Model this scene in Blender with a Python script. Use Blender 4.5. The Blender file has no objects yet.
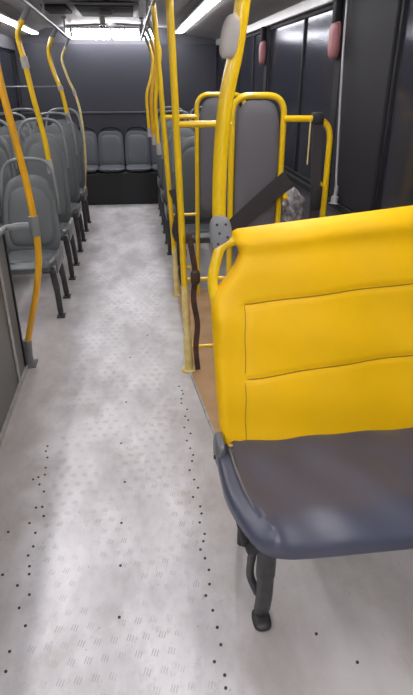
import bpy, bmesh, math, random
from mathutils import Vector
random.seed(4)
PI = math.pi
scene = bpy.context.scene
C = scene.collection

# ------------------------------------------------------------------ camera
cam_d = bpy.data.cameras.new('camera')
cam_d.sensor_fit = 'VERTICAL'; cam_d.sensor_height = 36.0
cam_d.lens = 540.0 / 695.0 * 36.0
cam_d.clip_start = 0.02
cam = bpy.data.objects.new('camera', cam_d); C.objects.link(cam)
cam.location = (0, 0, 1.5)
cam.rotation_euler = (PI/2 - math.atan(0.5), 0, -math.asin(75/608.4))
scene.camera = cam

# ------------------------------------------------------------------ world, exposure
w = bpy.data.worlds.new('night'); scene.world = w; w.use_nodes = True
w.node_tree.nodes['Background'].inputs[0].default_value = (0.35, 0.4, 0.55, 1)
w.node_tree.nodes['Background'].inputs[1].default_value = 0.03
vs = scene.view_settings
vs.view_transform = 'Standard'; vs.look = 'None'; vs.gamma = 1.0; vs.use_curve_mapping = False
vs.exposure = 0.88
LAMP = 14.0        # strength of the ceiling strips
REAR = 9.0         # strength of the lamps over the rear bench

# ------------------------------------------------------------------ materials
def mat(name, col, rough=0.5, metal=0.0, spec=0.5, noise=0.0, nscale=8.0, bump=0.0, bscale=60.0, col2=None, emit=0.0, coat=0.0):
    m = bpy.data.materials.new(name); m.use_nodes = True
    nt = m.node_tree; b = nt.nodes['Principled BSDF']
    b.inputs['Base Color'].default_value = (*col, 1)
    b.inputs['Roughness'].default_value = rough
    b.inputs['Metallic'].default_value = metal
    b.inputs['Specular IOR Level'].default_value = spec
    b.inputs['Coat Weight'].default_value = coat
    tc = nt.nodes.new('ShaderNodeTexCoord')
    if noise > 0 or col2:
        n = nt.nodes.new('ShaderNodeTexNoise'); n.inputs['Scale'].default_value = nscale; n.inputs['Detail'].default_value = 5
        nt.links.new(tc.outputs['Object'], n.inputs['Vector'])
        r = nt.nodes.new('ShaderNodeValToRGB')
        r.color_ramp.elements[0].position = 0.35; r.color_ramp.elements[1].position = 0.68
        c2 = col2 if col2 else tuple(c*(1-noise) for c in col)
        r.color_ramp.elements[0].color = (*c2, 1); r.color_ramp.elements[1].color = (*col, 1)
        nt.links.new(n.outputs['Fac'], r.inputs['Fac']); nt.links.new(r.outputs['Color'], b.inputs['Base Color'])
    if bump > 0:
        n2 = nt.nodes.new('ShaderNodeTexNoise'); n2.inputs['Scale'].default_value = bscale; n2.inputs['Detail'].default_value = 3
        nt.links.new(tc.outputs['Object'], n2.inputs['Vector'])
        bp = nt.nodes.new('ShaderNodeBump'); bp.inputs['Strength'].default_value = bump; bp.inputs['Distance'].default_value = 0.01
        nt.links.new(n2.outputs['Fac'], bp.inputs['Height']); nt.links.new(bp.outputs['Normal'], b.inputs['Normal'])
    if emit > 0:
        b.inputs['Emission Color'].default_value = (1.0, 0.97, 0.98, 1); b.inputs['Emission Strength'].default_value = emit
    return m

def glass_mat(name, refl, tint):
    m = bpy.data.materials.new(name); m.use_nodes = True
    nt = m.node_tree; nt.nodes.clear()
    out = nt.nodes.new('ShaderNodeOutputMaterial')
    mx = nt.nodes.new('ShaderNodeMixShader'); tr = nt.nodes.new('ShaderNodeBsdfTransparent'); gl = nt.nodes.new('ShaderNodeBsdfGlossy')
    df = nt.nodes.new('ShaderNodeBsdfDiffuse'); df.inputs[0].default_value = (0.055, 0.058, 0.075, 1)
    mx2 = nt.nodes.new('ShaderNodeMixShader'); mx2.inputs[0].default_value = 0.45
    tr.inputs[0].default_value = (*tint, 1)
    gl.inputs['Roughness'].default_value = 0.13; gl.inputs[0].default_value = (0.9, 0.92, 1, 1)
    mx.inputs[0].default_value = refl
    nt.links.new(tr.outputs[0], mx2.inputs[1]); nt.links.new(df.outputs[0], mx2.inputs[2])
    nt.links.new(mx2.outputs[0], mx.inputs[1]); nt.links.new(gl.outputs[0], mx.inputs[2]); nt.links.new(mx.outputs[0], out.inputs[0])
    return m

M = {}
M['yellow_vinyl'] = mat('yellow_vinyl', (0.90, 0.52, 0.001), 0.5, spec=0.3, bump=0.10, bscale=14, noise=0.10, nscale=3)
M['seam'] = mat('seam', (0.34, 0.19, 0.006), 0.8)
M['yellow_tube'] = mat('yellow_tube', (0.86, 0.56, 0.008), 0.28, noise=0.10, nscale=5, coat=0.3)
M['orange_tube'] = mat('orange_tube', (0.84, 0.42, 0.012), 0.3, noise=0.2, nscale=6, coat=0.3)
M['worn_tube'] = mat('worn_tube', (0.80, 0.68, 0.34), 0.55, col2=(0.66, 0.50, 0.16), nscale=22)
M['grey_plastic'] = mat('grey_plastic', (0.23, 0.235, 0.25), 0.45, noise=0.1)
M['pale_plastic'] = mat('pale_plastic', (0.42, 0.39, 0.36), 0.5, noise=0.1)
M['seat_shell'] = mat('seat_shell', (0.075, 0.085, 0.09), 0.38, noise=0.12, nscale=4)
M['seat_pad'] = mat('seat_pad', (0.10, 0.111, 0.115), 0.5, noise=0.15, nscale=5, bump=0.1, bscale=90)
M['rear_shell'] = mat('rear_shell', (0.05, 0.056, 0.072), 0.45, noise=0.12, nscale=4)
M['rear_pad'] = mat('rear_pad', (0.075, 0.085, 0.10), 0.55, noise=0.12, nscale=5)
M['cushion_vinyl'] = mat('cushion_vinyl', (0.066, 0.071, 0.108), 0.33, noise=0.15, nscale=4, bump=0.12, bscale=10)
M['board_pad'] = mat('board_pad', (0.125, 0.12, 0.135), 0.6, noise=0.08, nscale=4, bump=0.1, bscale=120)
M['leg_metal'] = mat('leg_metal', (0.055, 0.055, 0.06), 0.45, metal=0.2, noise=0.3, nscale=18)
M['grey_metal'] = mat('grey_metal', (0.20, 0.20, 0.21), 0.4, metal=0.4, noise=0.2, nscale=12)
M['handle_grey'] = mat('handle_grey', (0.20, 0.215, 0.22), 0.3, noise=0.1)
M['bolt'] = mat('bolt', (0.05, 0.045, 0.045), 0.5, metal=0.4)
M['chrome'] = mat('chrome', (0.75, 0.75, 0.77), 0.15, metal=1.0)
M['front_wall'] = mat('front_wall', (0.55, 0.54, 0.53), 0.5)
M['black'] = mat('black', (0.012, 0.012, 0.014), 0.6)
M['belt'] = mat('belt', (0.035, 0.03, 0.032), 0.7, bump=0.3, bscale=150)
M['brown_belt'] = mat('brown_belt', (0.10, 0.045, 0.025), 0.7, col2=(0.035, 0.02, 0.016), nscale=18)
M['pink'] = mat('pink', (0.30, 0.12, 0.13), 0.5, noise=0.15)
M['ceiling'] = mat('ceiling', (0.34, 0.325, 0.32), 0.5, noise=0.12, nscale=2)
M['trim'] = mat('trim', (0.34, 0.34, 0.36), 0.3, noise=0.1)
M['wall'] = mat('wall', (0.075, 0.075, 0.09), 0.6, noise=0.15, nscale=3)
M['back_panel'] = mat('back_panel', (0.034, 0.036, 0.050), 0.5, noise=0.08, nscale=2)
M['dark_frame'] = mat('dark_frame', (0.014, 0.014, 0.018), 0.65, spec=0.2)
M['panel_grey'] = mat('panel_grey', (0.15, 0.145, 0.14), 0.5, noise=0.12, nscale=3)
M['tan'] = mat('tan', (0.50, 0.31, 0.16), 0.6, col2=(0.40, 0.24, 0.12), nscale=6)
M['edge_metal'] = mat('edge_metal', (0.5, 0.49, 0.47), 0.45, metal=0.3, noise=0.35, nscale=20)
M['plastic_wrap'] = mat('plastic_wrap', (0.42, 0.41, 0.42), 0.15, col2=(0.10, 0.09, 0.10), nscale=26, bump=0.6, bscale=30)
M['lamp'] = mat('lamp', (0.9, 0.9, 0.9), 0.5, emit=LAMP)
M['rear_lamp'] = mat('rear_lamp', (0.9, 0.9, 0.9), 0.5, emit=REAR)
M['glass'] = glass_mat('glass', 0.10, (0.35, 0.37, 0.42))

def floor_mat():
    m = bpy.data.materials.new('floor_vinyl'); m.use_nodes = True
    nt = m.node_tree; L = nt.links.new; b = nt.nodes['Principled BSDF']
    tc = nt.nodes.new('ShaderNodeTexCoord'); sp = nt.nodes.new('ShaderNodeSeparateXYZ'); L(tc.outputs['Object'], sp.inputs[0])
    def mt(op, a, bb=None, c=None):
        n = nt.nodes.new('ShaderNodeMath'); n.operation = op
        for i, v in enumerate((a, bb, c)):
            if v is None: continue
            if isinstance(v, (int, float)): n.inputs[i].default_value = v
            else: L(v, n.inputs[i])
        return n.outputs[0]
    def noise(scale, detail=5, sx=1, sy=1, rough=0.5):
        mp = nt.nodes.new('ShaderNodeMapping'); mp.inputs['Scale'].default_value = (sx, sy, 1); L(tc.outputs['Object'], mp.inputs[0])
        n = nt.nodes.new('ShaderNodeTexNoise'); n.inputs['Scale'].default_value = scale; n.inputs['Detail'].default_value = detail
        n.inputs['Roughness'].default_value = rough
        L(mp.outputs[0], n.inputs['Vector']); return n.outputs['Fac']
    def ramp(f, stops):
        r = nt.nodes.new('ShaderNodeValToRGB'); e = r.color_ramp.elements
        e[0].position, e[0].color = stops[0][0], (*stops[0][1], 1); e[1].position, e[1].color = stops[1][0], (*stops[1][1], 1)
        L(f, r.inputs[0]); return r.outputs[0]
    def mix(f, a, bb, mode='MIX'):
        n = nt.nodes.new('ShaderNodeMix'); n.data_type = 'RGBA'; n.blend_type = mode
        if isinstance(f, (int, float)): n.inputs[0].default_value = f
        else: L(f, n.inputs[0])
        for i, v in ((6, a), (7, bb)):
            if isinstance(v, tuple): n.inputs[i].default_value = (*v, 1)
            else: L(v, n.inputs[i])
        return n.outputs[2]
    x, y = sp.outputs[0], sp.outputs[1]
    # worn vinyl: pale paths, greyer patches, a little brown dirt
    base = ramp(noise(2.2, 7, 1.6, 0.8, 0.6), [(0.36, (0.45, 0.435, 0.45)), (0.62, (0.74, 0.73, 0.755))])
    dirt = mt('MULTIPLY', ramp(noise(5, 8, 1, 0.7, 0.7), [(0.52, (0, 0, 0)), (0.75, (1, 1, 1))]), 0.6)
    col = mix(dirt, base, (0.33, 0.29, 0.26))
    specks = ramp(noise(60, 2), [(0.70, (0, 0, 0)), (0.76, (1, 1, 1))])
    col = mix(mt('MULTIPLY', specks, 0.5), col, (0.2, 0.18, 0.17))
    scuff = mt('MULTIPLY', ramp(noise(24, 6, 1, 0.6, 0.75), [(0.56, (0, 0, 0)), (0.70, (1, 1, 1))]), ramp(noise(1.7, 3), [(0.45, (0, 0, 0)), (0.6, (1, 1, 1))]))
    col = mix(mt('MULTIPLY', scuff, 0.55), col, (0.24, 0.22, 0.21))
    # outer strips near the bolt rows are dirtier
    side = ramp(mt('ADD', mt('ABSOLUTE', mt('ADD', x, 0.15)), mt('MULTIPLY', noise(7, 5), 0.30)), [(0.40, (0, 0, 0)), (0.56, (1, 1, 1))])
    col = mix(mt('MULTIPLY', side, 0.5), col, (0.33, 0.285, 0.25))
    # tread marks: staggered groups of three short slanted ribs
    cell = 0.048
    vv = mt('DIVIDE', y, cell * 1.15); row = mt('FLOOR', vv)
    uu = mt('ADD', mt('DIVIDE', x, cell), mt('MULTIPLY', mt('FLOORED_MODULO', row, 2.0), 0.5))
    fu = mt('SUBTRACT', mt('FRACT', uu), 0.5); fv = mt('SUBTRACT', mt('FRACT', vv), 0.5)
    d1 = mt('ADD', mt('MULTIPLY', fu, 0.94), mt('MULTIPLY', fv, -0.34))      # across the ribs
    d2 = mt('ADD', mt('MULTIPLY', fu, 0.34), mt('MULTIPLY', fv, 0.94))
    stripe = mt('GREATER_THAN', mt('COSINE', mt('MULTIPLY', d1, 2*PI/0.16)), 0.35)
    inside = mt('MULTIPLY', mt('LESS_THAN', mt('ABSOLUTE', d1), 0.22), mt('LESS_THAN', mt('ABSOLUTE', d2), 0.20))
    tread = mt('MULTIPLY', stripe, inside)
    band = mt('MULTIPLY', mt('GREATER_THAN', x, -0.42), mt('LESS_THAN', x, 0.14))
    wear = ramp(noise(4.5, 4, 1.5, 0.8), [(0.40, (0, 0, 0)), (0.55, (1, 1, 1))])
    tread = mt('MULTIPLY', mt('MULTIPLY', tread, band), wear)
    col = mix(mt('MULTIPLY', tread, 0.6), col, (0.27, 0.26, 0.27))
    L(col, b.inputs['Base Color'])
    b.inputs['Roughness'].default_value = 0.42
    rr = mt('ADD', mt('MULTIPLY', noise(6, 4), 0.35), 0.22); L(rr, b.inputs['Roughness'])
    bp = nt.nodes.new('ShaderNodeBump'); bp.inputs['Strength'].default_value = 0.35; bp.inputs['Distance'].default_value = 0.004
    L(mt('ADD', tread, mt('MULTIPLY', noise(30, 4), 0.6)), bp.inputs['Height']); L(bp.outputs[0], b.inputs['Normal'])
    return m
M['floor'] = floor_mat()

# ------------------------------------------------------------------ helpers
def bm_new(): return bmesh.new()
def obj(name, bm, m, parent=None, off=(0, 0, 0), smooth=True):
    """link bm as one mesh object; off is subtracted (base of the thing in world coordinates)"""
    o3 = Vector(off)
    for v in bm.verts: v.co -= o3
    bmesh.ops.recalc_face_normals(bm, faces=bm.faces)
    me = bpy.data.meshes.new(name); bm.to_mesh(me); bm.free()
    me.materials.append(M[m])
    if smooth:
        for p in me.polygons: p.use_smooth = True
        try: me.set_sharp_from_angle(angle=math.radians(38))
        except Exception: pass
    o = bpy.data.objects.new(name, me); C.objects.link(o)
    if parent: o.parent = parent
    return o
def thing(name, label, cat, loc=(0, 0, 0), group=None):
    o = bpy.data.objects.new(name, None); C.objects.link(o); o.location = loc; o.empty_display_size = 0.1
    o['label'] = label; o['category'] = cat
    if group: o['group'] = group
    return o
def tag(o, label, cat, group=None):
    o['label'] = label; o['category'] = cat
    if group: o['group'] = group
    return o
def struct(name, bm, m, parent=None, smooth=False):
    o = obj(name, bm, m, parent, smooth=smooth)
    if not parent: o['kind'] = 'structure'
    return o
def box(bm, a, b, bev=0.0, seg=2):
    (x0, y0, z0), (x1, y1, z1) = a, b
    vs = [bm.verts.new(p) for p in ((x0,y0,z0),(x1,y0,z0),(x1,y1,z0),(x0,y1,z0),(x0,y0,z1),(x1,y0,z1),(x1,y1,z1),(x0,y1,z1))]
    fs = [bm.faces.new([vs[i] for i in q]) for q in ((0,3,2,1),(4,5,6,7),(0,1,5,4),(1,2,6,5),(2,3,7,6),(3,0,4,7))]
    if bev > 0:
        es = list({e for f in fs for e in f.edges})
        bmesh.ops.bevel(bm, geom=es, offset=bev, segments=seg, affect='EDGES', profile=0.5)
    return bm
def spline(pts, n=8):
    P = [Vector(p) for p in pts]
    if len(P) < 3: return P
    Q = [P[0]*2 - P[1]] + P + [P[-1]*2 - P[-2]]; out = []
    for i in range(1, len(Q) - 2):
        a, b, c, d = Q[i-1:i+3]
        for k in range(n):
            t = k / n
            out.append(0.5*((2*b) + (c-a)*t + (2*a-5*b+4*c-d)*t*t + (3*b-a-3*c+d)*t*t*t))
    out.append(P[-1]); return out
def tube(bm, pts, r, seg=12, smooth=True, flat=1.0):
    P = spline(pts) if smooth else [Vector(p) for p in pts]
    n = len(P); rings = []; nrm = None
    for i, p in enumerate(P):
        t = (P[min(i+1, n-1)] - P[max(i-1, 0)]).normalized()
        if nrm is None:
            ref = Vector((0, 1, 0)) if abs(t.y) < 0.9 else Vector((1, 0, 0))
            nrm = t.cross(ref).normalized()
        else:
            nrm = (nrm - t * nrm.dot(t)).normalized()
        bn = t.cross(nrm)
        rr = r[i*(len(r)-1)//max(n-1, 1)] if isinstance(r, (list, tuple)) else r
        rings.append([bm.verts.new(p + nrm*math.cos(a)*rr + bn*math.sin(a)*rr*flat) for a in (2*PI*k/seg for k in range(seg))])
    for A, B in zip(rings, rings[1:]):
        for k in range(seg): bm.faces.new((A[k], A[(k+1) % seg], B[(k+1) % seg], B[k]))
    bm.faces.new(rings[0][::-1]); bm.faces.new(rings[-1])
    return bm
def arc(c, r, a0, a1, n, ax='xz'):
    out = []
    for k in range(n+1):
        a = math.radians(a0 + (a1-a0)*k/n)
        u, v = c[0] + r*math.cos(a), c[2] + r*math.sin(a)
        out.append((u, c[1], v))
    return out
def fillet(pts, r, n=5):
    """polyline with rounded corners"""
    P = [Vector(p) for p in pts]; out = [P[0]]
    for i in range(1, len(P)-1):
        a = (P[i-1]-P[i]); b = (P[i+1]-P[i]); rr = min(r, a.length*0.49, b.length*0.49)
        p0 = P[i] + a.normalized()*rr; p1 = P[i] + b.normalized()*rr
        for k in range(n+1):
            t = k/n; out.append(p0*(1-t)**2 + P[i]*2*t*(1-t) + p1*t*t)
    out.append(P[-1]); return out
def pipe(bm, pts, r, fr=0.08, seg=12): return tube(bm, fillet(pts, fr), r, seg, smooth=False)
def pillow(bm, fn, hw, hh, front, back, n_top=4.0, n_bot=4.0, res=16, puff=6.0, edge=0.0):
    """closed padded slab; local u,v in [-hw,hw]x[-hh,hh], w = thickness; fn(u,v,w) -> xyz"""
    F, B = {}, {}
    N = res
    # denser samples near the rim
    def g(i):
        s = -1 + 2*i/N
        return math.copysign(1-(1-abs(s))**1.6, s)
    for i in range(N+1):
        for j in range(N+1):
            s, t = g(i), g(j); m = max(abs(s), abs(t))
            if m > 1e-6:
                n = n_top if t > 0 else n_bot
                k = 1/((abs(s/m)**n + abs(t/m)**n)**(1/n))
            else: k = 1
            u, v = s*k*hw, t*k*hh
            d = max(0.0, 1 - m**puff)**0.5
            F[i, j] = bm.verts.new(fn(u, v, edge + front*d))
            if m < 1-1e-6 or edge > 0: B[i, j] = bm.verts.new(fn(u, v, -edge - back*d))
            else: B[i, j] = F[i, j]
    for i in range(N):
        for j in range(N):
            bm.faces.new((F[i,j], F[i+1,j], F[i+1,j+1], F[i,j+1]))
            q = (B[i,j], B[i,j+1], B[i+1,j+1], B[i+1,j])
            bm.faces.new(q)
    if edge > 0:
        rim = [(i,0) for i in range(N)] + [(N,j) for j in range(N)] + [(i,N) for i in range(N,0,-1)] + [(0,j) for j in range(N,0,-1)]
        for a, b in zip(rim, rim[1:]+rim[:1]): bm.faces.new((F[a], B[a], B[b], F[b]))
    return bm
def disc(bm, c, r, h, seg=12, axis='z'):
    c = Vector(c); ax = {'x': Vector((1,0,0)), 'y': Vector((0,1,0)), 'z': Vector((0,0,1))}[axis]
    tube(bm, [c, c + ax*h], r, seg, smooth=False); return bm
def dup(root, loc, label=None):
    r = root.copy(); C.objects.link(r); r.location = loc
    if label: r['label'] = label
    for ch in list(root.children):
        c = ch.copy(); C.objects.link(c); c.parent = r
        for g in list(ch.children):
            d = g.copy(); C.objects.link(d); d.parent = c
    return r

# ------------------------------------------------------------------ structure
XL, XR, YF, YB = -1.45, 1.14, -1.6, 7.97
fl = struct('floor', box(bm_new(), (XL, YF, -0.05), (XR, YB, 0.0)), 'floor')
# ceiling: flat middle, sides sloping down to the window heads
prof = [(XL, 1.93), (-1.22, 1.985), (-1.02, 2.055), (-0.15, 2.085), (0.52, 2.06), (0.72, 2.0), (XR, 1.93)]
def sweep_profile(pr, y0, y1, th=0.03):
    bm = bm_new()
    A = [bm.verts.new((x, y0, z)) for x, z in pr] + [bm.verts.new((x, y0, z+th)) for x, z in reversed(pr)]
    B = [bm.verts.new((x, y1, z)) for x, z in pr] + [bm.verts.new((x, y1, z+th)) for x, z in reversed(pr)]
    n = len(A)
    for k in range(n): bm.faces.new((A[k], A[(k+1)%n], B[(k+1)%n], B[k]))
    bm.faces.new(A[::-1]); bm.faces.new(B)
    return bm
struct('ceiling', sweep_profile(prof, YF, YB), 'ceiling')
struct('wall_left', box(bm_new(), (XL-0.05, YF, 0), (XL, YB, 0.86)), 'wall')
struct('wall_right', box(bm_new(), (XR, YF, 0), (XR+0.05, YB, 0.84)), 'wall')
struct('wall_front', box(bm_new(), (XL, YF-0.05, 0), (XR, YF, 2.0)), 'front_wall')
struct('wall_back', box(bm_new(), (XL-0.05, YB, 0), (XR+0.05, YB+0.05, 2.1)), 'wall')
struct('trim_1', box(bm_new(), (XR-0.03, YF, 1.87), (XR+0.05, YB, 1.94), 0.008), 'trim')
struct('trim_2', box(bm_new(), (XL-0.05, YF, 1.80), (XL+0.03, YB, 1.94), 0.008), 'wall')
struct('trim_3', box(bm_new(), (XR-0.02, YF, 0.82), (XR+0.05, YB, 0.86), 0.006), 'dark_frame')
struct('trim_4', box(bm_new(), (XL-0.05, YF, 0.84), (XL+0.02, YB, 0.88), 0.006), 'dark_frame')
# windows: panes between dark pillars, a slimmer sliding-sash bar in each
def windows(side, x0, ys, z0, z1, num):
    for i, (a, b) in enumerate(zip(ys, ys[1:])):
        bm = bm_new(); box(bm, (x0+0.014, a+0.07, z0), (x0+0.020, b-0.07, z1))
        wo = struct('window_%d' % (num+i), bm, 'glass')
        fr = bm_new(); e = 0.025
        box(fr, (x0, a+0.055, z0), (x0+0.035, a+0.055+e, z1), 0.004); box(fr, (x0, b-0.055-e, z0), (x0+0.035, b-0.055, z1), 0.004)
        box(fr, (x0, a+0.055+e, z0), (x0+0.035, b-0.055-e, z0+e), 0.004); box(fr, (x0, a+0.055+e, z1-e), (x0+0.035, b-0.055-e, z1), 0.004)
        obj('window_frame', fr, 'dark_frame', wo)
        sb = bm_new(); ym = a + (b-a)*0.42
        box(sb, (x0+0.002, ym-0.012, z0+e), (x0+0.032, ym+0.012, z1-e), 0.003); obj('sash_bar', sb, 'dark_frame', wo)
windows('right', XR, [-1.5, 0.2, 1.3, 2.60], 0.86, 1.87, 1)
windows('right', XR, [3.24, 5.05, 6.5, 7.95], 0.86, 1.87, 4)
ys_l = [-1.5, 0.2, 1.8, 3.4, 5.0, 6.5, 7.95]
windows('left', XL-0.035, ys_l, 0.88, 1.80, 7)
struct('trim_21', box(bm_new(), (XR-0.012, 2.55, 0.86), (XR+0.05, 3.18, 1.87), 0.01), 'dark_frame')
for i, y in enumerate((0.2, 1.3, 3.24, 5.05, 6.5)):
    struct('trim_%d' % (5+i), box(bm_new(), (XR-0.012, y-0.055, 0.86), (XR+0.05, y+0.055, 1.87), 0.01), 'dark_frame')
for i, y in enumerate(ys_l[1:-1]):
    struct('trim_%d' % (10+i), box(bm_new(), (XL-0.05, y-0.055, 0.88), (XL+0.012, y+0.055, 1.80), 0.01), 'dark_frame')
# back wall covering: upholstered lower panel, dark upper panel and the ledge between them
struct('trim_15', box(bm_new(), (XL+0.01, YB-0.03, 0.40), (XR-0.01, YB, 1.07), 0.006), 'back_panel')
struct('trim_16', box(bm_new(), (XL+0.01, YB-0.045, 1.07), (XR-0.01, YB, 1.095), 0.006), 'wall')
struct('trim_17', box(bm_new(), (XL+0.01, YB-0.03, 1.095), (XR-0.01, YB, 1.89), 0.01), 'back_panel')
# raised box the rear bench stands on
struct('trim_18', box(bm_new(), (XL+0.01, 7.30, 0.0), (XR-0.01, YB, 0.40), 0.01), 'black')
# tan floor area of the wheelchair bay
def slab(pts, z0, z1):
    bm = bm_new(); A = [bm.verts.new((x, y, z0)) for x, y in pts]; B = [bm.verts.new((x, y, z1)) for x, y in pts]; n = len(A)
    bm.faces.new(A[::-1]); bm.faces.new(B)
    for k in range(n): bm.faces.new((A[k], A[(k+1)%n], B[(k+1)%n], B[k]))
    return bm
struct('trim_19', slab([(0.247, 2.62), (0.285, 2.2), (0.33, 1.75), (XR, 1.75), (XR, 3.98), (0.262, 3.98)], 0.0, 0.006), 'tan')
struct('trim_20', slab([(0.237, 2.62), (0.275, 2.2), (0.32, 1.75), (0.33, 1.75), (0.285, 2.2), (0.247, 2.62), (0.262, 3.98), (0.252, 3.98)], 0.0, 0.009), 'edge_metal')

# floor screws: dark heads pressed into the vinyl (parts of the floor)
def screw(r):
    bm = bm_new(); disc(bm, (0, 0, -0.002), r, 0.0045, 8); return bm
sc0 = obj('screw', screw(0.0048), 'bolt', fl); sc0.location = (0.165, 0.80, 0)
spots = []
y = 0.84
while y < 2.55:
    spots.append((0.155 + 0.02*(y-0.8)/1.5 + random.choice((-0.012, 0.010, 0.0)) + random.uniform(-.003, .003), y)); y += random.uniform(0.034, 0.062)
y = 0.95
while y < 2.1:
    spots.append((-0.435 - 0.02*(y-1) + random.uniform(-0.028, 0.024), y)); y += random.uniform(0.035, 0.09)
for _ in range(10): spots.append((random.uniform(-0.56, -0.42), random.uniform(1.1, 1.9)))
for p in ((-0.13, 1.15), (-0.13, 1.35), (-0.13, 1.55), (-0.12, 1.78), (-0.14, 2.05), (-0.12, 2.4), (0.46, 1.02), (0.55, 0.92), (0.01, 3.2), (-0.2, 3.7), (-0.1, 2.9)): spots.append(p)
for p in spots:
    c = sc0.copy(); C.objects.link(c); c.parent = fl; c.location = (p[0], p[1], 0)

# ------------------------------------------------------------------ lamps
def strip(x, z, y0, y1, label, name='ceiling_light'):
    t = thing(name, label, 'light', (x, y0, z), 'strip lights along the ceiling')
    b = bm_new(); box(b, (x-0.055, y0, z), (x+0.055, y1, z+0.02), 0.004); obj('housing', b, 'trim', t, (x, y0, z))
    b = bm_new(); box(b, (x-0.042, y0+0.01, z-0.012), (x+0.042, y1-0.01, z), 0.005); obj('diffuser', b, 'lamp', t, (x, y0, z))
words = ['behind the viewer over the front', 'over the foreground yellow seat', 'over the wheelchair bay', 'over the middle seats', 'nearest the rear bench']
for i in range(5):
    y0 = -1.2 + i*1.8
    strip(0.62, 2.005, y0, y0+1.78, 'white strip light, right side of the ceiling, ' + words[i])
    strip(-1.14, 1.985, y0, y0+1.78, 'white strip light, left side of the ceiling, ' + words[i].replace('foreground yellow seat', 'grey side partition').replace('wheelchair bay', 'first left seat row'))
for nm, x0, x1 in (('left', -0.76, -0.235), ('right', -0.205, 0.33)):
    lx = (x0+x1)/2
    t = thing('rear_light', 'bright white ceiling lamp above the rear bench, the %s one of the pair' % nm, 'light', (lx, 7.72, 1.92), 'lamps above the rear bench')
    b = bm_new(); box(b, (x0, 7.66, 2.03), (x1, 7.9, 2.05), 0.004); obj('housing', b, 'trim', t, (lx, 7.72, 1.92))
    b = bm_new(); box(b, (x0, 7.70, 1.925), (x1, 7.88, 2.035), 0.02, 3); obj('diffuser', b, 'rear_lamp', t, (lx, 7.72, 1.92))
    for k in range(9):
        xx = x0 + 0.03 + (x1-x0-0.06)*k/8; b = bm_new(); tube(b, [(xx, 7.69, 2.0), (xx, 7.685, 2.035), (xx, 7.70, 2.045)], 0.012, 8)
        obj('rib', b, 'chrome', t, (lx, 7.72, 1.92))

for nm, y0 in (('behind the viewer', -0.62), ('at the very front behind the viewer', -1.25)):  # unseen fill lights, added to brighten the yellow seat back from the front
    t = thing('ceiling_light', 'wide white fill light added across the ceiling ' + nm, 'light', (-0.15, y0, 2.05)); o = (-0.15, y0, 2.05)
    b = bm_new(); box(b, (-0.62, y0-0.12, 2.045), (0.32, y0+0.12, 2.07), 0.004); obj('housing', b, 'trim', t, o)
    b = bm_new(); box(b, (-0.60, y0-0.10, 2.025), (0.30, y0+0.10, 2.045), 0.006); obj('diffuser', b, 'lamp', t, o)
# roof hatch and a small vent
t = thing('roof_hatch', 'dark closed roof hatch in the middle of the ceiling', 'hatch', (-0.18, 5.9, 2.06))
o = (-0.18, 5.9, 2.06)
b = bm_new(); box(b, (-0.50, 5.45, 2.052), (0.10, 6.45, 2.070), 0.006); obj('frame', b, 'grey_metal', t, o)
b = bm_new(); box(b, (-0.45, 5.50, 2.044), (0.05, 6.40, 2.052), 0.003); obj('panel', b, 'dark_frame', t, o)
b = bm_new(); pipe(b, [(-0.26, 5.75, 2.05), (-0.26, 5.75, 2.01), (-0.14, 5.75, 2.01), (-0.14, 5.75, 2.05)], 0.008, 0.02); obj('handle', b, 'handle_grey', t, o)
b = bm_new(); box(b, (-0.745, 5.6, 2.045), (-0.53, 6.2, 2.068), 0.005)
tag(obj('ceiling_vent', b, 'dark_frame'), 'small dark vent panel on the ceiling left of the roof hatch', 'vent')
t = thing('ceiling_dome', 'small pale dome hanging from the ceiling before the rear lamps', 'camera', (-0.28, 6.9, 2.06)); o = (-0.28, 6.9, 2.06)
b = bm_new(); disc(b, (-0.28, 6.9, 2.02), 0.03, 0.06, 14); obj('base', b, 'pale_plastic', t, o)
b = bm_new(); pillow(b, lambda u, v, w_: (-0.28+u, 6.9+v, 2.01+w_), 0.035, 0.035, 0.02, 0.035, 2, 2, 8, 2); obj('dome', b, 'chrome', t, o)

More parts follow.
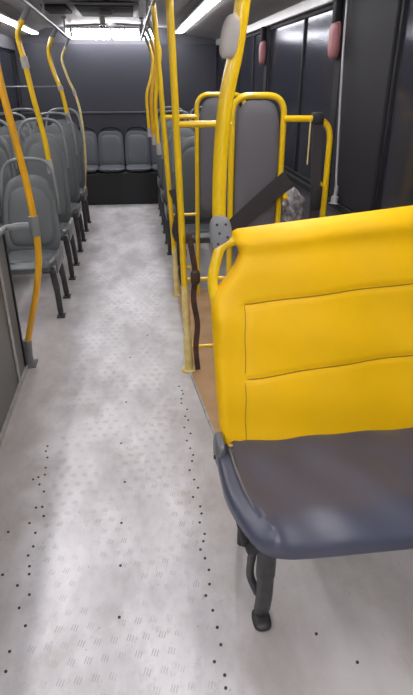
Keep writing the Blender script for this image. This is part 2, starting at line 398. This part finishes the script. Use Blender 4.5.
# ------------------------------------------------------------------ double passenger seat, facing the camera (-y)
def seat_unit(t, cx, top, shell, pad, cush_z=0.43):
    """one place of a seat; front edge of the cushion at y=0, back rising from y=0.42"""
    zb = 0.40; hh = (top - zb)/2; zc = zb + hh
    def back(u, v, w_):
        f = (v + hh)/(2*hh)                      # 0 bottom .. 1 top
        y_ = 0.40 + 0.15*f - w_ + 0.05*(u/0.18)**2*-0.55
        return (cx + u*(1.04 - 0.14*f*f), y_, zc + v)
    b = bm_new(); pillow(b, back, 0.185, hh, 0.012, 0.022, 3.2, 6, 14, 8, 0.008)
    bo = obj('backrest', b, shell, t)
    def padf(u, v, w_): return back(u, v - 0.012, w_ + 0.016)
    b = bm_new(); pillow(b, padf, 0.150, hh - 0.055, 0.022, 0.004, 3.2, 5, 14, 4); obj('back_pad', b, pad, bo)
    def cu(u, v, w_):
        f = (v + 0.22)/0.44
        return (cx + u, 0.225 + v, cush_z - 0.012 + w_ - 0.03*(f) + (-0.02 if f < 0.08 else 0))
    b = bm_new(); pillow(b, cu, 0.185, 0.225, 0.025, 0.03, 5, 4, 14, 5, 0.008)
    co = obj('seat_cushion', b, shell, t)
    b = bm_new(); pillow(b, lambda u, v, w_: cu(u, v, w_ + 0.022), 0.15, 0.185, 0.016, 0.004, 4, 4, 12, 4); obj('cushion_pad', b, pad, co)
    # grab handle arching over the back
    b = bm_new(); yt = 0.555
    H_ = top + 0.105
    tube(b, [(cx-0.185, 0.50, top-0.26), (cx-0.183, 0.53, top-0.10), (cx-0.165, yt, top+0.02), (cx-0.115, yt+0.01, H_-0.018), (cx, yt+0.015, H_),
             (cx+0.115, yt+0.01, H_-0.018), (cx+0.165, yt, top+0.02), (cx+0.183, 0.53, top-0.10), (cx+0.185, 0.50, top-0.26)], 0.0115, 10)
    obj('grab_handle', b, 'handle_grey', t)
def double_seat(x_aisle, direction, top, loc, label, legs_extra=True, group='double passenger seats facing forward'):
    """direction -1: second place to the left of the aisle one"""
    t = thing('passenger_seat', label, 'seat', loc, group)
    c1 = direction*0.195; c2 = direction*0.60
    seat_unit(t, c1, top, 'seat_shell', 'seat_pad'); seat_unit(t, c2, top, 'seat_shell', 'seat_pad')
    # under frame
    b = bm_new(); e = direction*0.795
    xs = sorted((0.02*direction, e))
    box(b, (xs[0], 0.06, 0.350), (xs[1], 0.10, 0.385), 0.008); box(b, (xs[0], 0.40, 0.345), (xs[1], 0.44, 0.380), 0.008)
    obj('seat_frame', b, 'leg_metal', t)
    for yy, yf in ((0.10, 0.16), (0.40, 0.54)):
        b = bm_new(); lx = 0.03*direction
        tube(b, [(lx+0.01*direction, yy, 0.36), (lx, yy+(yf-yy)*0.45, 0.2), (lx, yf, 0.03), (lx, yf+0.01, 0.003)], [0.022, 0.02, 0.017, 0.017], 10, flat=0.7)
        box(b, (lx-0.028, yf-0.03, 0.0), (lx+0.028, yf+0.05, 0.012), 0.004)
        obj('leg', b, 'leg_metal', t)
    b = bm_new(); tube(b, [(direction*0.77, 0.22, 0.36), (direction*0.77, 0.24, 0.004)], 0.02, 10); obj('leg', b, 'leg_metal', t)
    # brackets joining back to frame
    b = bm_new(); box(b, (direction*0.012-0.006, 0.12, 0.33), (direction*0.012+0.006, 0.47, 0.42), 0.005); obj('side_bracket', b, 'grey_metal', t)
    return t
XA = -0.55
low = double_seat(XA, -1, 0.90, (XA, 3.42, 0), 'grey double seat nearest the viewer on the left, with lower rounded backs')
# row 2 and following are taller
tall = double_seat(XA, -1, 1.10, (XA, 4.22, 0), 'grey double seat on the left, second row from the side partition')
for i, yy in enumerate((5.02, 5.80)):
    dup(tall, (XA, yy, 0), 'grey double seat on the left, ' + ('third row from the side partition', 'last row before the rear bench')[i])
tr_ = double_seat(0.27, 1, 1.08, (0.29, 4.02, 0), 'grey double seat on the right, directly behind the farther yellow guard rail')
for i, yy in enumerate((4.82, 5.62, 6.42)):
    dup(tr_, (0.24, yy, 0), 'grey double seat on the right, ' + ('second row behind the farther yellow guard rail', 'third row behind the farther yellow guard rail', 'last right row before the rear bench')[i])

# rear bench: five single places on the raised box
def rear_seat(x, label):
    t = thing('passenger_seat', label, 'seat', (x, 7.28, 0.40), 'seats of the rear bench')
    def back(u, v, w_):
        f = (v+0.26)/0.52
        return (u*(1.02-0.06*f*f), 0.36+0.12*f-w_-0.02*(u/0.15)**2, 0.235+v*0.9)
    b = bm_new(); pillow(b, back, 0.166, 0.26, 0.012, 0.02, 5, 6, 12, 8, 0.006); bo = obj('backrest', b, 'rear_shell', t)
    b = bm_new(); pillow(b, lambda u, v, w_: back(u, v, w_+0.014), 0.140, 0.215, 0.018, 0.003, 4, 4, 12, 4); obj('back_pad', b, 'rear_pad', bo)
    b = bm_new(); pillow(b, lambda u, v, w_: (u, 0.19+v, 0.038+w_), 0.168, 0.19, 0.02, 0.025, 5, 4, 12, 6, 0.006); obj('seat_cushion', b, 'rear_pad', t)
    b = bm_new(); tube(b, [(-0.13, 0.50, 0.38), (-0.115, 0.52, 0.475), (-0.06, 0.52, 0.505), (0, 0.52, 0.512), (0.06, 0.52, 0.505), (0.115, 0.52, 0.475), (0.13, 0.50, 0.38)], 0.012, 8)
    obj('grab_handle', b, 'dark_frame', t)
    return t
rs = rear_seat(-0.32, 'grey rear bench seat left of the aisle centre, facing down the aisle')
for x, l in ((0.03, 'grey rear bench seat right of the aisle centre, facing down the aisle'), (-0.66, 'grey rear bench seat beside the slim curved pole, second from the left wall'),
             (-1.0, 'grey rear bench seat nearest the left windows'), (0.37, 'grey rear bench seat mostly hidden behind the right rows'), (0.71, 'grey rear bench seat nearest the right windows')):
    dup(rs, (x, 7.28, 0.40), l)

# ------------------------------------------------------------------ left side: partition, rail and curved poles
t = thing('side_partition', 'grey low partition panel at the left foreground with a metal edge strip', 'partition', (-0.70, 1.9, 0)); o = (-0.70, 1.9, 0)
b = bm_new(); box(b, (-0.715, 0.3, 0.03), (-0.690, 2.80, 0.79), 0.006); obj('panel', b, 'panel_grey', t, o)
b = bm_new(); box(b, (-0.720, 0.3, 0.0), (-0.682, 2.83, 0.03), 0.004); obj('base_strip', b, 'edge_metal', t, o)
b = bm_new(); box(b, (-0.722, 2.80, 0.03), (-0.684, 2.825, 0.79), 0.004); obj('edge_trim', b, 'dark_frame', t, o)
b = bm_new(); box(b, (-0.688, 2.60, 0.04), (-0.683, 2.64, 0.79), 0.002); obj('edge_trim', b, 'edge_metal', t, o)
b = bm_new(); tube(b, [(-0.703, 0.3, 0.81), (-0.703, 1.6, 0.81), (-0.70, 2.70, 0.81), (-0.64, 2.83, 0.82), (-0.566, 2.85, 0.82)], 0.017, 12); obj('hand_rail', b, 'handle_grey', t, o)

t = thing('grab_pole', 'orange yellow curved grab pole beside the grey side partition on the left', 'pole', (-0.68, 2.86, 0), 'yellow grab poles'); o = (-0.68, 2.86, 0)
P = [(-0.62, 2.86, 1.92), (-0.61, 2.86, 1.70), (-0.60, 2.86, 1.49), (-0.565, 2.86, 1.19), (-0.542, 2.86, 0.95), (-0.537, 2.86, 0.69), (-0.575, 2.86, 0.47), (-0.655, 2.86, 0.20), (-0.672, 2.86, 0.12)]
b = bm_new(); tube(b, P, 0.0175, 14); obj('pole', b, 'orange_tube', t, o)
b = bm_new(); tube(b, [(-0.668, 2.86, 0.17), (-0.676, 2.86, 0.06), (-0.682, 2.86, 0.0)], [0.024, 0.026, 0.03], 12); box(b, (-0.715, 2.835, 0.0), (-0.64, 2.93, 0.012), 0.003); obj('foot_fitting', b, 'grey_metal', t, o)
b = bm_new(); tube(b, [(-0.5385, 2.86, 0.865), (-0.538, 2.86, 0.765)], 0.024, 12, smooth=False); obj('collar', b, 'handle_grey', t, o)

def bent_pole(name_label, P, r, joint_at, cap=True, m='yellow_tube', low=None):
    base = P[-1]
    t = thing('grab_pole', name_label, 'pole', base, 'yellow grab poles')
    b = bm_new(); tube(b, P[1:], r, 12); obj('pole', b, m, t, base)
    b = bm_new(); tube(b, [P[0], (Vector(P[0])+Vector(P[1]))/2, P[1]], r*0.95, 10); obj('top_section', b, 'handle_grey', t, base)
    if joint_at is not None:
        a, c = Vector(P[joint_at]), Vector(P[joint_at+1])
        b = bm_new(); tube(b, [a.lerp(c, -0.08), a.lerp(c, 0.22)], r*1.35, 12, smooth=False); obj('joint', b, 'pale_plastic', t, base)
    if cap:
        a, c = Vector(P[-2]), Vector(P[-1]); d = (c-a).normalized()
        b = bm_new(); tube(b, [c - d*0.015, c + d*0.075], r*1.3, 12, smooth=False); obj('end_cap', b, 'pale_plastic', t, base)
    return t
bent_pole('curved yellow pole rising from the first left seat row, grey joint at mid height',
          [(-0.60, 4.005, 1.89), (-0.65, 4.005, 1.82), (-0.69, 4.005, 1.735), (-0.672, 4.005, 1.60), (-0.645, 4.005, 1.38), (-0.622, 4.005, 1.24), (-0.605, 4.005, 1.10), (-0.597, 4.005, 0.98)], 0.0175, 3)
bent_pole('curved yellow pole further back on the left, rising from the third left seat row',
          [(-0.63, 5.62, 1.885), (-0.68, 5.62, 1.82), (-0.72, 5.62, 1.71), (-0.70, 5.62, 1.56), (-0.655, 5.62, 1.42), (-0.63, 5.62, 1.30), (-0.615, 5.62, 1.19)], 0.019, 4)
t = bent_pole('slim faded yellow pole farthest back on the left, reaching the floor before the rear bench',
          [(-0.66, 6.9, 1.875), (-0.70, 6.9, 1.80), (-0.75, 6.9, 1.68), (-0.71, 6.9, 1.50), (-0.655, 6.9, 1.36), (-0.61, 6.9, 1.17), (-0.595, 6.9, 0.90), (-0.60, 6.9, 0.62), (-0.63, 6.9, 0.38), (-0.66, 6.9, 0.14)], 0.014, 4, cap=False, m='worn_tube')
b = bm_new(); tube(b, [(-0.66, 6.9, 0.15), (-0.665, 6.9, 0.0)], 0.022, 10, smooth=False); obj('foot_fitting', b, 'leg_metal', t, (-0.66, 6.9, 0.14))

# overhead hand rails
def ceil_rail(x0, x1, label):
    t = thing('overhead_rail', label, 'rail', (x0, 3.0, 1.9), 'overhead hand rails'); o = (x0, 3.0, 1.9)
    b = bm_new(); tube(b, [(x0, -1.0, 1.905), (x0, 2.5, 1.905), ((x0+x1)/2, 5, 1.905), (x1, 7.35, 1.905), (x1, 7.5, 2.04)], 0.015, 10); obj('rail', b, 'handle_grey', t, o)
    for y in (1.2, 3.1, 4.9, 6.7):
        xx = x0 + (x1-x0)*max(0, (y-2.5))/4.85
        b = bm_new(); tube(b, [(xx, y, 1.905), (xx, y, 2.06)], 0.009, 8); disc(b, (xx, y, 2.05), 0.028, 0.018, 10); obj('hanger', b, 'grey_metal', t, o)
ceil_rail(-0.585, -0.68, 'grey overhead hand rail running along the left of the aisle')
ceil_rail(0.16, 0.14, 'grey overhead hand rail running along the right of the aisle')
b = bm_new(); tube(b, [(-1.44, 5.62, 1.43), (-0.9, 5.62, 1.425), (-0.66, 5.62, 1.43)], 0.005, 6)
tag(obj('cross_bar', b, 'handle_grey'), 'thin pale bar crossing from the left window to the curved pole', 'bar')

# ------------------------------------------------------------------ right side: guard rails with padded boards
def guard(label, y, px_top, px_bot, hoop, zt, lows, board, worn_z, group='yellow guard rails'):
    """post + rails + hoop + padded board standing across the bus at distance y"""
    base = (px_bot, y, 0)
    t = thing('guard_rail', label, 'rail', base, group)
    def px(z): return px_bot + (px_top-px_bot)*z/1.8
    b = bm_new(); tube(b, [(px(2.0)+0.0, y, 1.93), (px(1.5), y, 1.5), (px(1.0), y, 1.0), (px(worn_z), y, worn_z)], 0.0165, 14); obj('post', b, 'yellow_tube', t, base)
    b = bm_new(); tube(b, [(px(worn_z+0.01), y, worn_z+0.01), (px(0.2), y, 0.2), (px(0), y, 0.0)], [0.019, 0.024, 0.026], 12); obj('post_sleeve', b, 'worn_tube', t, base)
    b = bm_new(); disc(b, (px(0), y, 0.0), 0.042, 0.012, 16); obj('floor_flange', b, 'worn_tube', t, base)
    x0, x1, ztop, r = hoop
    b = bm_new(); tube(b, fillet([(x0, y+0.01, 0.0), (x0, y+0.01, ztop), (x1, y+0.01, ztop), (x1, y+0.01, 0.0)], r, 8), 0.0150, 12, smooth=False); obj('hoop', b, 'yellow_tube', t, base)
    b = bm_new(); tube(b, [(px(zt), y, zt), (x0, y+0.008, zt)], 0.0145, 12, smooth=False); obj('cross_rail', b, 'yellow_tube', t, base)
    for z in lows:
        b = bm_new(); tube(b, [(px(z), y, z), (x0, y+0.008, z)], 0.011, 10, smooth=False); obj('cross_rail', b, 'yellow_tube', t, base)
    bz0, bz1 = board; cxx = (x0+x1)/2; hh = (bz1-bz0)/2
    b = bm_new(); pillow(b, lambda u, v, w_: (cxx+u, y+0.012-w_, (bz0+bz1)/2+v), (x1-x0)/2-0.016, hh, 0.02, 0.02, 4.5, 6, 14, 6, 0.008)
    obj('padded_board', b, 'board_pad', t, base)
    return t, base
near, nb = guard('nearer yellow guard rail with a tall grey padded board at the wheelchair bay', 2.70, 0.178, 0.235, (0.457, 0.705, 1.425, 0.085), 1.305, (0.545, 0.15), (0.62, 1.405), 0.50)
far, fb = guard('farther yellow guard rail with grey padded board, before the first right seat row', 3.90, 0.165, 0.262, (0.420, 0.745, 1.40, 0.085), 1.265, (0.615, 0.22), (0.63, 1.38), 0.36)
# second loop of the nearer rail beside the window
b = bm_new(); tube(b, fillet([(0.705, 2.70, 1.325), (0.938, 2.70, 1.325), (0.942, 2.70, 0.0)], 0.10, 8), 0.0150, 12, smooth=False); obj('side_loop', b, 'yellow_tube', near, nb)
b = bm_new(); tube(b, [(0.90, 2.69, 1.03), (0.925, 2.695, 1.0), (0.938, 2.70, 0.94)], 0.011, 8); obj('hook', b, 'yellow_tube', near, nb)
b = bm_new(); tube(b, [(0.705, 2.71, 0.99), (0.725, 2.67, 0.975), (0.72, 2.66, 0.96)], 0.014, 8); obj('hook', b, 'yellow_tube', near, nb)

def ribbon(bm, pts, wd, th, wdir=(1, 0, 0)):
    P = spline(pts, 6); W = Vector(wdir); rings = []; n = len(P)
    for i, p in enumerate(P):
        t = (P[min(i+1, n-1)] - P[max(i-1, 0)]).normalized(); s = (W - t*W.dot(t)).normalized(); nn = t.cross(s)
        rings.append([bm.verts.new(p + s*a*wd/2 + nn*c*th/2) for a, c in ((-1,-1),(1,-1),(1,1),(-1,1))])
    for A, B in zip(rings, rings[1:]):
        for k in range(4): bm.faces.new((A[k], A[(k+1)%4], B[(k+1)%4], B[k]))
    bm.faces.new(rings[0][::-1]); bm.faces.new(rings[-1]); return bm
# diagonal safety belt across the board
b = bm_new(); ribbon(b, [(0.735, 2.655, 1.06), (0.66, 2.652, 1.0), (0.58, 2.652, 0.93), (0.50, 2.652, 0.86), (0.42, 2.655, 0.785)], 0.085, 0.006, (0.6, 0, -0.8))
tag(obj('safety_belt', b, 'belt'), 'wide dark safety belt running diagonally across the grey padded board', 'belt')
t = thing('hanging_belt', 'black vertical belt hanging from the yellow loop by the right window', 'belt', (0.868, 2.70, 0.7)); o = (0.868, 2.70, 0.7)
b = bm_new(); ribbon(b, [(0.868, 2.68, 1.345), (0.870, 2.68, 1.2), (0.878, 2.67, 1.0), (0.888, 2.67, 0.70)], 0.05, 0.006); obj('strap', b, 'belt', t, o)
b = bm_new(); box(b, (0.841, 2.672, 1.30), (0.895, 2.728, 1.352), 0.01); obj('belt_anchor', b, 'black', t, o)
b = bm_new(); tube(b, [(0.829, 2.68, 1.32), (0.829, 2.68, 1.12)], 0.0035, 6, smooth=False); obj('cord', b, 'worn_tube', t, o)
b = bm_new(); box(b, (0.858, 2.655, 0.90), (0.913, 2.685, 1.02), 0.01); obj('buckle', b, 'black', t, o)
# crumpled plastic bundle between the loops
b = bm_new(); pillow(b, lambda u, v, w_: (0.787+u, 2.735-w_, 0.885+v), 0.056, 0.110, 0.040, 0.040, 2.6, 2.6, 22, 2.5)
for v in b.verts:
    v.co += Vector((math.sin(v.co.z*95)*0.006, math.sin(v.co.x*140+v.co.z*60)*0.010, math.sin(v.co.x*90)*0.008))
tag(obj('plastic_bundle', b, 'plastic_wrap', smooth=True), 'crumpled shiny plastic bundle stuffed between yellow loops by the window', 'bundle')
# brown belt hanging along the near post
t = thing('post_belt', 'frayed brown belt hanging down the aisle post of the nearer guard rail', 'belt', (0.275, 2.68, 0)); o = (0.275, 2.68, 0)
b = bm_new(); ribbon(b, [(0.240, 2.665, 0.80), (0.258, 2.665, 0.70), (0.272, 2.668, 0.58), (0.262, 2.668, 0.45), (0.282, 2.668, 0.30), (0.272, 2.668, 0.16), (0.282, 2.668, 0.02)], 0.030, 0.006); obj('strap', b, 'brown_belt', t, o)
b = bm_new(); pillow(b, lambda u, v, w_: (0.272+u, 2.660-w_, 0.57+v), 0.026, 0.042, 0.016, 0.008, 3, 3, 8, 3); obj('buckle', b, 'brown_belt', t, o)
t = thing('post_belt', 'dark belt hanging by the aisle post of the farther guard rail', 'belt', (0.30, 3.86, 0)); o = (0.30, 3.86, 0)
b = bm_new(); ribbon(b, [(0.235, 3.865, 0.80), (0.28, 3.86, 0.66), (0.25, 3.86, 0.5), (0.31, 3.86, 0.36), (0.29, 3.86, 0.2), (0.31, 3.86, 0.07)], 0.045, 0.006); obj('strap', b, 'belt', t, o)
b = bm_new(); box(b, (0.285, 3.845, 0.02), (0.335, 3.875, 0.10), 0.008); obj('buckle', b, 'black', t, o)

# aisle poles along the far right rows
for (y, xs, lab, mm) in ((4.75, (0.14, 0.20), 'bright yellow bowed grab pole right of the aisle, nearest of three bowed poles there', 'yellow_tube'), (5.5, (0.13, 0.20), 'orange yellow bowed grab pole right of the aisle, middle of three bowed poles there', 'orange_tube'),
                     (6.3, (0.11, 0.21), 'bright yellow bowed grab pole right of the aisle, farthest of three bowed poles there', 'yellow_tube')):
    a, c = xs
    P = [(0.15, y, 1.885), (0.19, y, 1.80), (0.225, y, 1.68), (0.205, y, 1.52), (a+0.04, y, 1.34), (a+0.04, y, 1.17), (a+0.05, y, 1.0)]
    bent_pole(lab, P, 0.016, None, m=mm)

# big foreground pole with its oval plate and clamp
t = thing('grab_pole', 'thick yellow foreground pole leaning beside the yellow seat back, grey plate near its top', 'pole', (0.24, 1.6, 1.07), 'yellow grab poles'); o = (0.24, 1.6, 1.07)
b = bm_new(); tube(b, [(0.33, 1.62, 2.045), (0.312, 1.61, 1.84), (0.292, 1.6, 1.68), (0.276, 1.6, 1.56), (0.253, 1.6, 1.45), (0.240, 1.6, 1.32), (0.236, 1.6, 1.16), (0.239, 1.6, 1.09)], 0.0205, 16); obj('pole', b, 'yellow_tube', t, o)
b = bm_new(); pillow(b, lambda u, v, w_: (0.256+u+0.14*v, 1.575-w_, 1.594+v), 0.023, 0.050, 0.012, 0.012, 2.4, 3.5, 12, 4, 0.006); obj('oval_plate', b, 'pale_plastic', t, o)
cl = bm_new(); pillow(cl, lambda u, v, w_: (0.238+u-0.05*v, 1.575-w_, 1.085+v), 0.033, 0.052, 0.014, 0.03, 2.6, 2.6, 14, 4, 0.006); co = obj('clamp', cl, 'grey_plastic', t, o)
for (du, dv) in ((-0.014, 0.030), (0.012, 0.030), (-0.006, 0.004), (0.018, -0.008), (-0.01, -0.028)):
    b = bm_new(); disc(b, (0.238+du, 1.563, 1.085+dv), 0.0042, -0.008, 8, 'y'); obj('clamp_screw', b, 'bolt', co, o)
b = bm_new(); disc(b, (0.33, 1.62, 2.035), 0.045, 0.025, 16); obj('ceiling_flange', b, 'pale_plastic', t, o)

# ------------------------------------------------------------------ foreground double seat: yellow cover, grey cushion
SX0, SX1 = 0.205, 1.075
root = thing('priority_seat', 'wide grey double seat with a bright yellow covered back in the right foreground', 'seat', (0.64, 1.2, 0)); o = (0.64, 1.2, 0)
def lerp_y(z): return 1.405 + (z-0.42)*0.235
# outline of the left edge of the cover: x as a function of height
edge = [(0.405, 0.262), (0.42, 0.240), (0.45, 0.226), (0.50, 0.218), (0.60, 0.212), (0.75, 0.207), (0.88, 0.203), (0.915, 0.208), (0.94, 0.224), (0.975, 0.252), (1.02, 0.281), (1.05, 0.292), (1.075, 0.288), (1.095, 0.272), (1.115, 0.268), (1.130, 0.275), (1.137, 0.290)]
def edge_x(z):
    for (z0, x0), (z1, x1) in zip(edge, edge[1:]):
        if z <= z1: return x0 + (x1-x0)*(z-z0)/(z1-z0)
    return edge[-1][1]
def cover_point(x, z):
    """outer surface of the cover at parameter (x, z): depth towards the viewer and real height"""
    tt = (z-0.405)/(1.137-0.405); q = (x-0.29)/0.6
    zz = z + tt**4*(-0.042+0.042*q) + 0.018*q*tt
    d = 0.03 + 0.016*math.exp(-((x-0.222)/0.035)**2)*max(0.0, min(1.0, (0.93-z)/0.08))
    d += 0.014*math.exp(-((z-1.095)/0.032)**2)
    d += 0.0035*math.sin(x*23+z*9) + 0.003*math.sin(z*31+x*5) + 0.004*math.sin(x*9-2)
    for gz in (0.652+0.050*q, 0.882+0.048*q):
        if x > 0.30: d -= 0.005*math.exp(-((zz-gz)/0.009)**2)
    if z < 0.90: d -= 0.004*math.exp(-((x-0.302)/0.008)**2)
    return d, zz
bm = bm_new(); NX, NZ = 64, 84; F = {}; B = {}
zs = [0.405 + (1.137-0.405)*j/NZ for j in range(NZ+1)]
for j, z in enumerate(zs):
    xl = edge_x(z); xr = 1.28 - xl
    for i in range(NX+1):
        s = -1 + 2*i/NX; s = math.copysign(1-(1-abs(s))**1.5, s)
        x = (xl+xr)/2 + s*(xr-xl)/2
        tt = (z-0.405)/(1.137-0.405)
        rim = max(0, 1-abs(s)**26)**0.5 * max(0, 1-abs(2*tt-1)**22)**0.5
        d, zz = cover_point(x, z)
        F[i, j] = bm.verts.new((x, lerp_y(z)-rim*d+0.01, zz)); B[i, j] = bm.verts.new((x, lerp_y(z)+0.012+0.025*rim, zz))
for i in range(NX):
    for j in range(NZ):
        bm.faces.new((F[i,j], F[i+1,j], F[i+1,j+1], F[i,j+1])); bm.faces.new((B[i,j], B[i,j+1], B[i+1,j+1], B[i+1,j]))
rim = [(i,0) for i in range(NX)] + [(NX,j) for j in range(NZ)] + [(i,NZ) for i in range(NX,0,-1)] + [(0,j) for j in range(NZ,0,-1)]
for a, c in zip(rim, rim[1:]+rim[:1]): bm.faces.new((F[a], B[a], B[c], F[c]))
cover = obj('backrest_cover', bm, 'yellow_vinyl', root, o)
def surf(x, target):
    z = target
    for _ in range(12): z += target - cover_point(x, z)[1]
    d, zz = cover_point(x, z)
    return (x, lerp_y(z) - d + 0.01, zz)
for g0, g1 in ((0.652, 0.050), (0.882, 0.048)):
    b = bm_new(); ribbon(b, [surf(x, g0+g1*(x-0.29)/0.6) for x in [0.304+0.0222*k for k in range(31)]], 0.0035, 0.004, (0, 0, 1)); obj('seam', b, 'seam', cover, o)
b = bm_new(); ribbon(b, [surf(0.302+0.0012*math.sin(k), z) for k, z in enumerate([0.43+0.0205*q for q in range(23)])], 0.0028, 0.004, (1, 0, 0)); obj('seam', b, 'seam', cover, o)
# tube frame behind the cover, showing at the upper left corner
for mx in (False, True):
    fx = (lambda x: 1.28-x) if mx else (lambda x: x)
    b = bm_new(); tube(b, [(fx(x), y, z) for x, y, z in ((0.32, 1.57, 1.065), (0.272, 1.57, 1.062), (0.240, 1.57, 1.045), (0.222, 1.56, 1.00), (0.212, 1.55, 0.95), (0.216, 1.54, 0.90), (0.236, 1.52, 0.80), (0.25, 1.47, 0.60), (0.25, 1.44, 0.42))], 0.0165, 14)
    obj('back_frame', b, 'yellow_tube', root, o)
# cushion
bm = bm_new()
def cush(u, v, w_):
    y_ = 1.195+v; ins = 0.065*max(0.0, (1.21-y_)/0.24)**1.7; x = 0.640+u*(1-ins/0.44)
    lip = 0.010*math.exp(-((abs(u)-0.385)/0.018)**2)
    dip = -0.014*math.exp(-((abs(u)-0.2)/0.14)**2)*math.exp(-(v/0.13)**2) if w_ > 0 else 0
    wr = 0.003*math.sin(x*31+y_*17)*(1 if w_ > 0.01 else 0)
    fr = -0.018*max(0, (-v-0.10)/0.12)**2
    return (x, y_, 0.418 + w_ + (lip if w_ > 0 else 0) + dip + wr + fr)
pillow(bm, cush, 0.440, 0.228, 0.030, 0.026, 9, 9, 40, 9, 0.012)
obj('seat_cushion', bm, 'cushion_vinyl', root, o)
# paler raised piping along the aisle side of the cushion
b = bm_new(); tube(b, [(0.240, 1.34, 0.465), (0.243, 1.25, 0.465), (0.252, 1.15, 0.463), (0.272, 1.06, 0.455), (0.292, 1.01, 0.440)], 0.0045, 8); obj('piping', b, 'grey_metal', root, o)
b = bm_new(); box(b, (0.235, 1.02, 0.355), (1.045, 1.06, 0.385), 0.008); box(b, (0.235, 1.36, 0.355), (1.045, 1.40, 0.385), 0.008); box(b, (0.225, 1.04, 0.365), (0.245, 1.40, 0.392), 0.006); obj('seat_frame', b, 'black', root, o)
# grey hinge bracket at the back corner with its bright bolt
bm = bm_new(); pillow(bm, lambda u, v, w_: (0.218-w_, 1.385+u, 0.435+v), 0.048, 0.052, 0.018, 0.008, 3, 4, 12, 4, 0.004); hb = obj('hinge_bracket', bm, 'grey_metal', root, o)
b = bm_new(); disc(b, (0.2, 1.36, 0.425), 0.007, -0.008, 10, 'x'); obj('bolt', b, 'bolt', hb, o)
b = bm_new(); disc(b, (0.243, 1.352, 0.462), 0.0085, 0.012, 12); obj('bolt', b, 'chrome', hb, o)
def fg_leg(lx):
    b = bm_new()
    tube(b, [(lx-0.008, 1.03, 0.372), (lx-0.003, 1.045, 0.28), (lx+0.003, 1.065, 0.14), (lx+0.004, 1.09, 0.03), (lx+0.004, 1.095, 0.0)], [0.028, 0.025, 0.020, 0.019], 14, flat=0.8)
    return b
def fg_blade(lx):
    b = bm_new(); tube(b, [(lx-0.038, 1.05, 0.372), (lx-0.040, 1.07, 0.28), (lx-0.036, 1.085, 0.20), (lx-0.012, 1.075, 0.13)], [0.013, 0.012, 0.012, 0.010], 10, flat=0.8); return b
for lx, bx in ((0.300, 0.300), (0.98, 0.98)):
    lg = obj('leg', fg_leg(lx), 'leg_metal', root, o)
    obj('brace', fg_blade(bx), 'leg_metal', lg, o)
    b = bm_new(); pillow(b, lambda u, v, w_: (lx+0.004+u, 1.08+v, 0.013+w_), 0.028, 0.038, 0.012, 0.007, 3, 3, 10, 3, 0.004); obj('foot', b, 'bolt', lg, o)
    b = bm_new(); tube(b, [(lx, 1.385, 0.37), (lx, 1.40, 0.0)], 0.016, 10, smooth=False); obj('leg', b, 'leg_metal', root, o)

# ------------------------------------------------------------------ right window fittings
def em_handle(y, z, lab, s=1.0):
    t = thing('emergency_handle', lab, 'handle', (XR-0.03, y, z), 'pink emergency handles on window pillars'); o = (XR-0.03, y, z)
    b = bm_new(); pillow(b, lambda u, v, w_: (XR-0.030-w_, y+u, z+v), 0.050*s, 0.090*s, 0.022, 0.012, 4, 4, 12, 4, 0.008); obj('cover', b, 'pink', t, o)
    b = bm_new(); box(b, (XR-0.052, y-0.028, z+0.075), (XR-0.014, y+0.028, z+0.19), 0.008); obj('bracket', b, 'dark_frame', t, o)
em_handle(3.26, 1.68, 'faded pink emergency handle cover on the right window pillar nearest the viewer')
em_handle(5.08, 1.685, 'faded pink emergency handle cover on the middle right window pillar')
em_handle(6.52, 1.68, 'faded pink emergency handle cover on the farthest right window pillar')
t = thing('window_bar', 'thin pale vertical bar with a flared base on the right window', 'bar', (1.10, 3.0, 0.86)); o = (1.10, 3.0, 0.86)
b = bm_new(); tube(b, [(1.105, 3.12, 1.86), (1.105, 3.10, 1.6), (1.105, 3.05, 1.25), (1.105, 3.01, 1.0), (1.105, 2.99, 0.93)], 0.0065, 8); obj('bar', b, 'trim', t, o)
b = bm_new(); tube(b, [(1.105, 2.99, 0.96), (1.10, 2.985, 0.90), (1.095, 2.98, 0.862)], [0.010, 0.020, 0.034], 12); obj('flared_base', b, 'trim', t, o)
